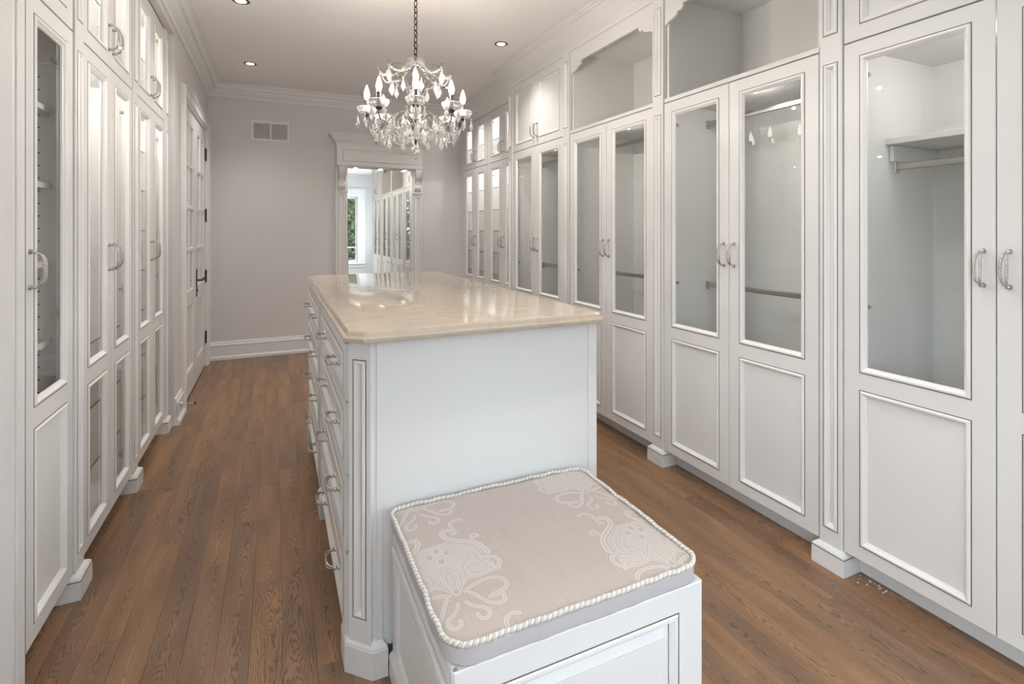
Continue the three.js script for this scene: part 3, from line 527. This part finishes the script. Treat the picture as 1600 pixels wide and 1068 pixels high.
  {                                                                  // cord: two strands twisted round the seam
    const n = outline.length, pts = outline.map((p) => [...p]), len = []; let L = 0; for (let i = 0; i < n; i++) { len.push(L); const b2 = pts[(i + 1) % n]; L += Math.hypot(b2[0] - pts[i][0], b2[1] - pts[i][1]); }
    const mm = mitres(pts, true), strand = (ph) => {
      const N = 1300, pitch = L / Math.round(L / 0.015), Q = []; let i = 0;
      for (let s = 0; s < N; s++) { const l = s / N * L; while (i + 1 < n && len[i + 1] <= l) i++; const j = (i + 1) % n, l1 = i + 1 < n ? len[i + 1] : L, t = (l - len[i]) / (l1 - len[i]), x = pts[i][0] + (pts[j][0] - pts[i][0]) * t, z = pts[i][1] + (pts[j][1] - pts[i][1]) * t, m0 = mm[i], a = l / pitch * Math.PI * 2 + ph; Q.push(new THREE.Vector3(x - m0[0] * (-0.001) + m0[0] * Math.cos(a) * 0.0031, YT + 0.002 + Math.sin(a) * 0.0031 + wav(x, z), z + m0[1] * 0.001 + m0[1] * Math.cos(a) * 0.0031)); }
      return clean(new THREE.TubeGeometry(new THREE.CatmullRomCurve3(Q, true), 1500, 0.0036, 6, true));
    };
    mesh('cord', strand(0), S({ color: lin(0.74, 0.72, 0.68), roughness: 0.4 }), cu);
    mesh('cord', strand(Math.PI), S({ color: lin(0.55, 0.53, 0.50), roughness: 0.45 }), cu);
  }
}

// ---------- mirror with its panelled surround on the far wall ----------
{
  const cx = 1.185, m = thing('wall_mirror', 'tall mirror in a white surround with corbels and a cornice on the far wall', 'mirror', [cx, 0, ZF + 0.0005], 0);
  mesh('mirror_glass', bx(-0.40, 0.26, 0.004, 0.40, 2.195, 0.008), M.mirror, m);
  mesh('backing', bx(-0.528, 0.001, 0, 0.528, 2.2, 0.0035), M.white, m);
  for (const s of [-1, 1]) {
    const x0 = s < 0 ? -0.53 : 0.392, w = 0.138, post = mesh('post', slab(w, 2.2, 0.045, [[0.032, 0.30, w - 0.028, 1.86]], 0.003), M.white, m);
    post.position.set(x0, 0.001, 0.0038);
    cell(post, 0.032, 0.30, w - 0.028, 1.86, 'panel', 0.045);
    mesh('capital', [bx(-0.004, 1.895, 0.045, w + 0.004, 1.91, 0.066, 0.003), bx(-0.001, 1.88, 0.045, w + 0.001, 1.895, 0.056, 0.002)], M.white, post);
    // corbel: an S-scroll sawn from a thick block
    const sh = new THREE.Shape(); sh.moveTo(0, 0); sh.lineTo(0, 0.275); sh.lineTo(0.082, 0.275); sh.lineTo(0.082, 0.262); sh.bezierCurveTo(0.088, 0.215, 0.074, 0.18, 0.048, 0.15); sh.bezierCurveTo(0.030, 0.125, 0.022, 0.10, 0.026, 0.075); sh.bezierCurveTo(0.046, 0.075, 0.050, 0.045, 0.034, 0.028); sh.bezierCurveTo(0.022, 0.016, 0.010, 0.012, 0, 0);
    const cg = clean(new THREE.ExtrudeGeometry(sh, { depth: 0.078, bevelEnabled: true, bevelThickness: 0.004, bevelSize: 0.003, bevelSegments: 1, curveSegments: 10 }).rotateY(-Math.PI / 2).translate(0.109, 1.918, 0.048));
    mesh('corbel', cg, M.white, post);
    mesh('corbel_line', [0.030, 0.108].map((x) => tube([[x, 2.17, 0.134], [x, 2.12, 0.137], [x, 2.07, 0.108], [x, 2.02, 0.079]], 0.0018, 14, 5)), M.glaze, post);
  }
  const head = mesh('header', slab(1.045, 0.285, 0.115, [[0.075, 0.062, 0.97, 0.195]], 0.003), M.white, m); head.position.set(-0.5225, 2.2, 0.0);
  cell(head, 0.075, 0.062, 0.97, 0.195, 'panel', 0.115);
  mesh('header_trim', [mould(rect(-0.5235, 0, 0.5235, 0.118).map(([a, b]) => [a, b]).reverse(), false, [[-0.0005, 2.200], [0.010, 2.204], [0.010, 2.214], [0.004, 2.222], [-0.0005, 2.226]].map(([d, y]) => [d, y]), 'xz')], M.white, m);
  mesh('cornice', [mould([[0.5225, 0], [0.5225, 0.115], [-0.5225, 0.115], [-0.5225, 0]].reverse(), false, [[-0.002, 2.452], [0.008, 2.456], [0.010, 2.468], [0.020, 2.480], [0.048, 2.515], [0.062, 2.545], [0.074, 2.549], [0.076, 2.560], [0.086, 2.566], [0.086, 2.582], [-0.05, 2.582]], 'xz', true), bx(-0.52, 2.485, 0.001, 0.52, 2.581, 0.12)], M.white, m);
  for (const x of [-0.30, 0.0, 0.30]) {
    mesh('puck_light', clean(new THREE.CylinderGeometry(0.034, 0.034, 0.010, 20).translate(x, 2.193, 0.062)), M.nickel, m);
    mesh('puck_lamp', clean(new THREE.CylinderGeometry(0.027, 0.027, 0.004, 20).translate(x, 2.186, 0.062)), M.lampGlow, m);
    light('spot', [x, 2.175, 0.062], I_MIRROR, SOFT, m, { angle: 1.2, name: 'mirror_lamp' });
  }
}

// ---------- return-air vent, recessed lights, ceiling panel, doorstop ----------
{
  const v = thing('air_vent', 'white rectangular air vent of fine louvres high on the grey far wall', 'vent', [-0.048, 2.567, ZF + 0.0005]);
  mesh('frame', mould(rect(-0.204, -0.117, 0.204, 0.117), true, [[0, 0], [0, 0.008], [0.004, 0.012], [0.020, 0.012], [0.030, 0.006], [0.030, 0.0]]), M.trim, v);
  mesh('mullion', bx(-0.010, -0.088, 0.001, 0.010, 0.088, 0.011, 0.002), M.trim, v);
  mesh('backing', bx(-0.176, -0.089, 0.0002, 0.176, 0.089, 0.0012), S({ color: lin(0.24, 0.23, 0.225), roughness: 0.9 }), v);
  for (const s of [-1, 1]) for (let i = 0; i < 12; i++) mesh('louver', clean(new THREE.BoxGeometry(0.163, 0.0025, 0.0145).rotateX(0.8).translate(s * 0.092, -0.080 + i * 0.0146, 0.0085)), M.trim, v);
}
const ceilSpots = [[-0.22, -5.60, 'recessed ceiling light nearest the far wall, left of the chandelier'], [1.78, -5.60, 'recessed ceiling light hidden behind the chandelier bulbs on the right'], [-0.22, -4.10, 'recessed ceiling light at the top edge, left of the chandelier chain'], [1.78, -4.10, 'recessed ceiling light right of the chandelier, above the stepped cabinets'],
  [0.42, -1.25, 'recessed ceiling light above the aisle by the bench'], [1.35, -1.2, 'recessed ceiling light above the nearest wardrobe'], [0.7, 0.9, 'recessed ceiling light behind the camera by the windows']];
for (const [x, z, label] of ceilSpots) {
  const c = thing('recessed_light', label, 'ceiling light', [x, HC, z]);
  mesh('trim_ring', lathe([[0.036, -0.002], [0.040, -0.006], [0.052, -0.006], [0.058, -0.0015], [0.058, 0]], 28), M.bronze, c);
  mesh('trim_flange', lathe([[0.0575, 0], [0.0575, -0.003], [0.066, -0.0015], [0.066, 0]], 28), M.trim, c);
  mesh('lamp_lens', clean(new THREE.CylinderGeometry(0.037, 0.037, 0.004, 24).translate(0, -0.003, 0)), M.lampGlow, c);
  light('spot', [0, -0.02, 0], I_CEIL, SOFT, c, { angle: 1.0, penumbra: 1, soft: 2, name: 'recessed_lamp' });
}
tag(mesh('ceiling_panel', stacked(roundRect(0.57, -3.752, 1.078, -3.25, [0.07, 0.085, 0.085, 0.07], 6), [[0.004, HC - 0.012], [0, HC - 0.010], [0, HC - 0.0005]].reverse().map((p) => p).reverse()), S({ color: lin(0.88, 0.84, 0.79), roughness: 0.7 }), scene), 'pale rounded panel on the ceiling behind the chandelier chain', 'ceiling panel');
{
  const s = thing('door_stop', 'small metal doorstop on the baseboard by the double doors', 'doorstop', [XL + 0.0202, 0.115, -4.60]);
  mesh('base', clean(new THREE.CylinderGeometry(0.018, 0.020, 0.008, 16).rotateZ(-Math.PI / 2).translate(0.004, 0, 0)), M.steel, s);
  mesh('post', rod([0.006, 0, 0], [0.085, -0.004, 0], 0.0055), M.steel, s);
  mesh('rubber_tip', rod([0.085, -0.004, 0], [0.100, -0.005, 0], 0.009), M.bronze, s);
}
{
  const list = []; for (let i = 0; i < 26; i++) { const a = rnd() ** 1.5; list.push(new THREE.TetrahedronGeometry(0.0022 + rnd() * 0.003).rotateX(rnd() * 3).rotateY(rnd() * 3).translate(2.205 - a * 0.10 * rnd(), 0.0025, -1.325 + (rnd() - 0.4) * 0.16)); }
  const d = mesh('debris', list, M.trim, scene); d.userData.kind = 'stuff'; tag(d, 'white crumbs of plaster on the floor beside the near right pilaster foot', 'debris');
}

// ---------- chandelier ----------
{
  const C = thing('chandelier', 'crystal chandelier of eight candle lamps hanging on a dark chain above the island', 'chandelier', [0.695, 0, -2.768]);
  const face = Math.atan2(-0.695, 2.768);                            // one arm points at the doorway end of the room where the photograph was taken
  mesh('canopy', lathe([[0.001, 3.016], [0.030, 3.018], [0.062, 3.034], [0.066, 3.049], [0.001, 3.0495]], 24), M.iron, C);
  const links = []; { let k = 0; for (let y = 2.372; y < 3.02; y += 0.0325, k++) links.push(clean(new THREE.TorusGeometry(0.0105, 0.0024, 6, 14).scale(1, 1.75, 1).rotateY(k % 2 ? Math.PI / 2 + 0.5 : 0.5).translate(0, y, 0))); }
  links.push(tube(Array.from({ length: 22 }, (_, i) => [0.006 * Math.sin(i * 1.4), 2.36 + i * 0.031, 0.006 * Math.cos(i * 1.1)]), 0.0016, 70, 5));
  mesh('chain', links, M.iron, C);
  mesh('stem', [lathe([[0.001, 2.375], [0.006, 2.37], [0.006, 2.33], [0.012, 2.325], [0.010, 2.30], [0.005, 2.29], [0.005, 2.03], [0.020, 2.02], [0.026, 2.0], [0.020, 1.975], [0.008, 1.965], [0.006, 1.90], [0.001, 1.90]], 14)], M.iron, C);
  // clear glass pieces threaded on the stem
  const dish = (r, y, h) => lathe([[0.012, y], [r * 0.6, y + h * 0.15], [r * 0.95, y + h * 0.6], [r, y + h], [r * 0.93, y + h], [r * 0.86, y + h * 0.66], [r * 0.55, y + h * 0.32], [0.012, y + h * 0.25]], 16, true);
  mesh('top_dish', dish(0.050, 2.325, 0.034), M.frosted, C);
  mesh('glass_column', [lathe([[0.0055, 2.06], [0.022, 2.065], [0.030, 2.085], [0.026, 2.11], [0.014, 2.125], [0.0055, 2.127]], 12, true), lathe([[0.0055, 2.13], [0.016, 2.135], [0.023, 2.165], [0.020, 2.20], [0.010, 2.235], [0.0055, 2.24]], 10, true), lathe([[0.0055, 2.243], [0.017, 2.25], [0.019, 2.265], [0.011, 2.285], [0.0055, 2.29]], 10, true)], M.crystal, C);
  mesh('lower_dish', dish(0.055, 2.025, 0.028), M.crystal, C);
  mesh('finial', [lathe([[0.001, 1.897], [0.012, 1.893], [0.022, 1.880], [0.025, 1.868], [0.021, 1.853], [0.010, 1.845], [0.001, 1.843]], 12, true), lathe([[0.001, 1.842], [0.008, 1.839], [0.012, 1.830], [0.008, 1.821], [0.001, 1.817]], 10, true)], M.greenCrystal, C);
  const dropGeo = (len, wd) => { const g = lathe([[0.0002, -len], [wd * 0.42, -len * 0.86], [wd * 0.95, -len * 0.66], [wd, -len * 0.58], [wd * 0.62, -len * 0.34], [wd * 0.30, -len * 0.14], [wd * 0.12, -len * 0.06], [0.0002, -len * 0.055]], 8, true); g.scale(1, 1, 0.62); const b = ball(0, 0, 0, 0.0052, 6, 4); g.computeVertexNormals(); return merge([g, b]); };
  const big = dropGeo(0.082, 0.0185), mid = dropGeo(0.070, 0.0155), small = dropGeo(0.056, 0.013);
  const drop = (geo, r, y, a) => { const d = mesh('crystal_drop', geo, M.crystal, C); d.position.set(Math.sin(a) * r, y, Math.cos(a) * r); d.rotation.y = a + (rnd() - 0.5) * 0.9; };
  const strand = (p, q2, sag, n, r = 0.0052) => { const list = []; for (let i = 0; i <= n; i++) { const t = i / n, s = sag * 4 * t * (1 - t); list.push(clean(new THREE.OctahedronGeometry(r * (i % 3 === 1 ? 1.25 : 0.95), 1).translate(p[0] + (q2[0] - p[0]) * t, p[1] + (q2[1] - p[1]) * t - s, p[2] + (q2[2] - p[2]) * t))); } mesh('bead_strand', list.map((g) => { g.computeVertexNormals(); return g; }), M.crystal, C); };
  const pol = (r, y, a) => [Math.sin(a) * r, y, Math.cos(a) * r];
  for (let k = 0; k < 8; k++) {
    const a = face + k * Math.PI / 4, half = Math.PI / 8, R = 0.257;
    const arm = mesh('arm', [tube([[0.016, 1.995], [0.035, 2.030], [0.080, 2.062], [0.125, 2.045], [0.165, 2.000], [0.205, 1.974], [0.240, 1.985], [R, 2.018], [R, 2.040]].map(([r, y]) => pol(r, y, a)), 0.0038, 40, 6), tube([[0.165, 2.0], [0.185, 2.03], [0.205, 2.025], [0.203, 2.005], [0.19, 2.008]].map(([r, y]) => pol(r, y, a)), 0.0024, 16, 5), lathe([[0.001, 2.034], [0.010, 2.038], [0.018, 2.046], [0.018, 2.050], [0.001, 2.050]], 12).translate(...pol(R, 0, a))], M.iron, C);
    const P = pol(R, 0, a), put = (g) => g.translate(P[0], 0, P[2]);
    mesh('drip_dish', put(lathe([[0.004, 2.051], [0.024, 2.050], [0.040, 2.056], [0.047, 2.068], [0.054, 2.084], [0.049, 2.089], [0.041, 2.072], [0.034, 2.064], [0.022, 2.060], [0.004, 2.059]], 12, true)), M.frosted, arm);
    mesh('candle_sleeve', put(lathe([[0.001, 2.059], [0.0105, 2.06], [0.0105, 2.122], [0.012, 2.124], [0.012, 2.130], [0.001, 2.130]], 14)), M.candle, arm);
    mesh('bulb', put(lathe([[0.001, 2.130], [0.008, 2.132], [0.0135, 2.144], [0.0155, 2.156], [0.0135, 2.172], [0.008, 2.190], [0.0035, 2.203], [0.0005, 2.209]], 14)), M.bulb, arm);
    light('point', [P[0], 2.158, P[2]], I_BULB, WARM, C, { name: 'bulb_lamp', soft: 0.4 });
    // upper scroll
    mesh('scroll', [tube([[0.008, 2.14], [0.035, 2.165], [0.060, 2.215], [0.085, 2.262], [0.120, 2.272], [0.128, 2.245], [0.112, 2.235]].map(([r, y]) => pol(r, y, a)), 0.0022, 30, 5), tube([[0.008, 2.295], [0.045, 2.300], [0.10, 2.312], [0.150, 2.300], [0.186, 2.276], [0.200, 2.290], [0.192, 2.306], [0.180, 2.300]].map(([r, y]) => pol(r, y, a)), 0.0022, 30, 5)], M.iron, C);
    drop(big, 0.188, 2.272, a); drop(mid, 0.122, 2.226, a + half * 0.6);
    strand(pol(0.190, 2.284, a), pol(0.044, 2.338, a), 0.040, 16);
    strand(pol(0.186, 2.284, a), pol(0.186, 2.284, a + 2 * half), 0.036, 13, 0.0044);
    for (const j of [-1, 0, 1]) { const b = a + j * 0.165, rr = R + (j ? 0.010 : 0.047); drop(j ? small : mid, rr, 2.046 - (j ? 0.004 : 0), b); }
    drop(small, R - 0.046, 2.046, a);
    drop(big, 0.207, 1.968, a); drop(mid, 0.145, 2.005, a + half); drop(big, 0.085, 1.985, a + half * 0.3); drop(mid, 0.185, 1.955, a + half); drop(small, 0.225, 1.985, a + half * 0.55); drop(small, 0.225, 1.985, a - half * 0.55); drop(mid, 0.115, 2.03, a + half * 0.5);
    strand(pol(0.245, 1.985, a), pol(0.245, 1.985, a + 2 * half), 0.055, 20);
    strand(pol(0.165, 1.998, a), pol(0.030, 1.935, a), 0.028, 16, 0.0046);
  }
}

// ---------- outside the windows ----------
struct('ground', bx(-30, -0.75, ZN + 0.25, 40, -0.6, 45), M.lawn);
{
  const leafGeo = new THREE.BufferGeometry(); leafGeo.setAttribute('position', new THREE.BufferAttribute(new Float32Array([0, 0, 0, 0.05, 0.012, 0.07, 0, 0, 0.16, 0, 0, 0, 0, 0, 0.16, -0.05, 0.012, 0.07]), 3)); leafGeo.computeVertexNormals();
  const spots = [[1.6, 9.2, 'tall leafy tree seen through the window in the mirror'], [4.6, 10.5, 'leafy tree outside to the right of the window'], [-1.6, 9.8, 'leafy tree outside the second window'], [-5.0, 11.5, 'leafy tree farther left outside'], [8.6, 12.5, 'leafy tree farther right outside']];
  for (const [x, z, label] of spots) {
    const t = thing('tree', label, 'tree', [x, -0.6, z]);
    mesh('trunk', [tube([[0, 0, 0], [0.05, 1.2, 0.04], [-0.04, 2.6, 0], [0.03, 4.2, -0.05]], 0.13, 20, 9), ...[0, 1, 2, 3, 4].map((k) => tube([[0, 1.1 + k * 0.5, 0], [0.6 * Math.cos(k * 2.2), 1.7 + k * 0.55, 0.6 * Math.sin(k * 2.2)], [1.2 * Math.cos(k * 2.2), 2.4 + k * 0.6, 1.2 * Math.sin(k * 2.2)]], 0.045, 10, 6))], M.bark, t);
    const N = 7000, im = new THREE.InstancedMesh(leafGeo, M.leaf, N), o = new THREE.Object3D(), col = new THREE.Color();
    for (let i = 0; i < N; i++) {
      const th = rnd() * 6.283, u = rnd() * 2 - 1, rr = 0.72 + 0.28 * rnd(), s = Math.sqrt(1 - u * u), lump = 1 + 0.25 * noise3(Math.cos(th) * s * 2 + x, u * 2, Math.sin(th) * s * 2);
      o.position.set(Math.cos(th) * s * 1.9 * rr * lump, 2.5 + u * 2.4 * rr * lump, Math.sin(th) * s * 1.7 * rr * lump); o.rotation.set(rnd() * 6, rnd() * 6, rnd() * 6); o.scale.setScalar(0.8 + rnd() * 0.9); o.updateMatrix(); im.setMatrixAt(i, o.matrix);
      im.setColorAt(i, col.setRGB(0.75 + rnd() * 0.7, 0.8 + rnd() * 0.5, 0.6 + rnd() * 0.5));
    }
    im.name = 'foliage'; im.userData.kind = 'stuff'; im.castShadow = im.receiveShadow = true; t.add(im);
  }
}
renderer.render(scene, camera);
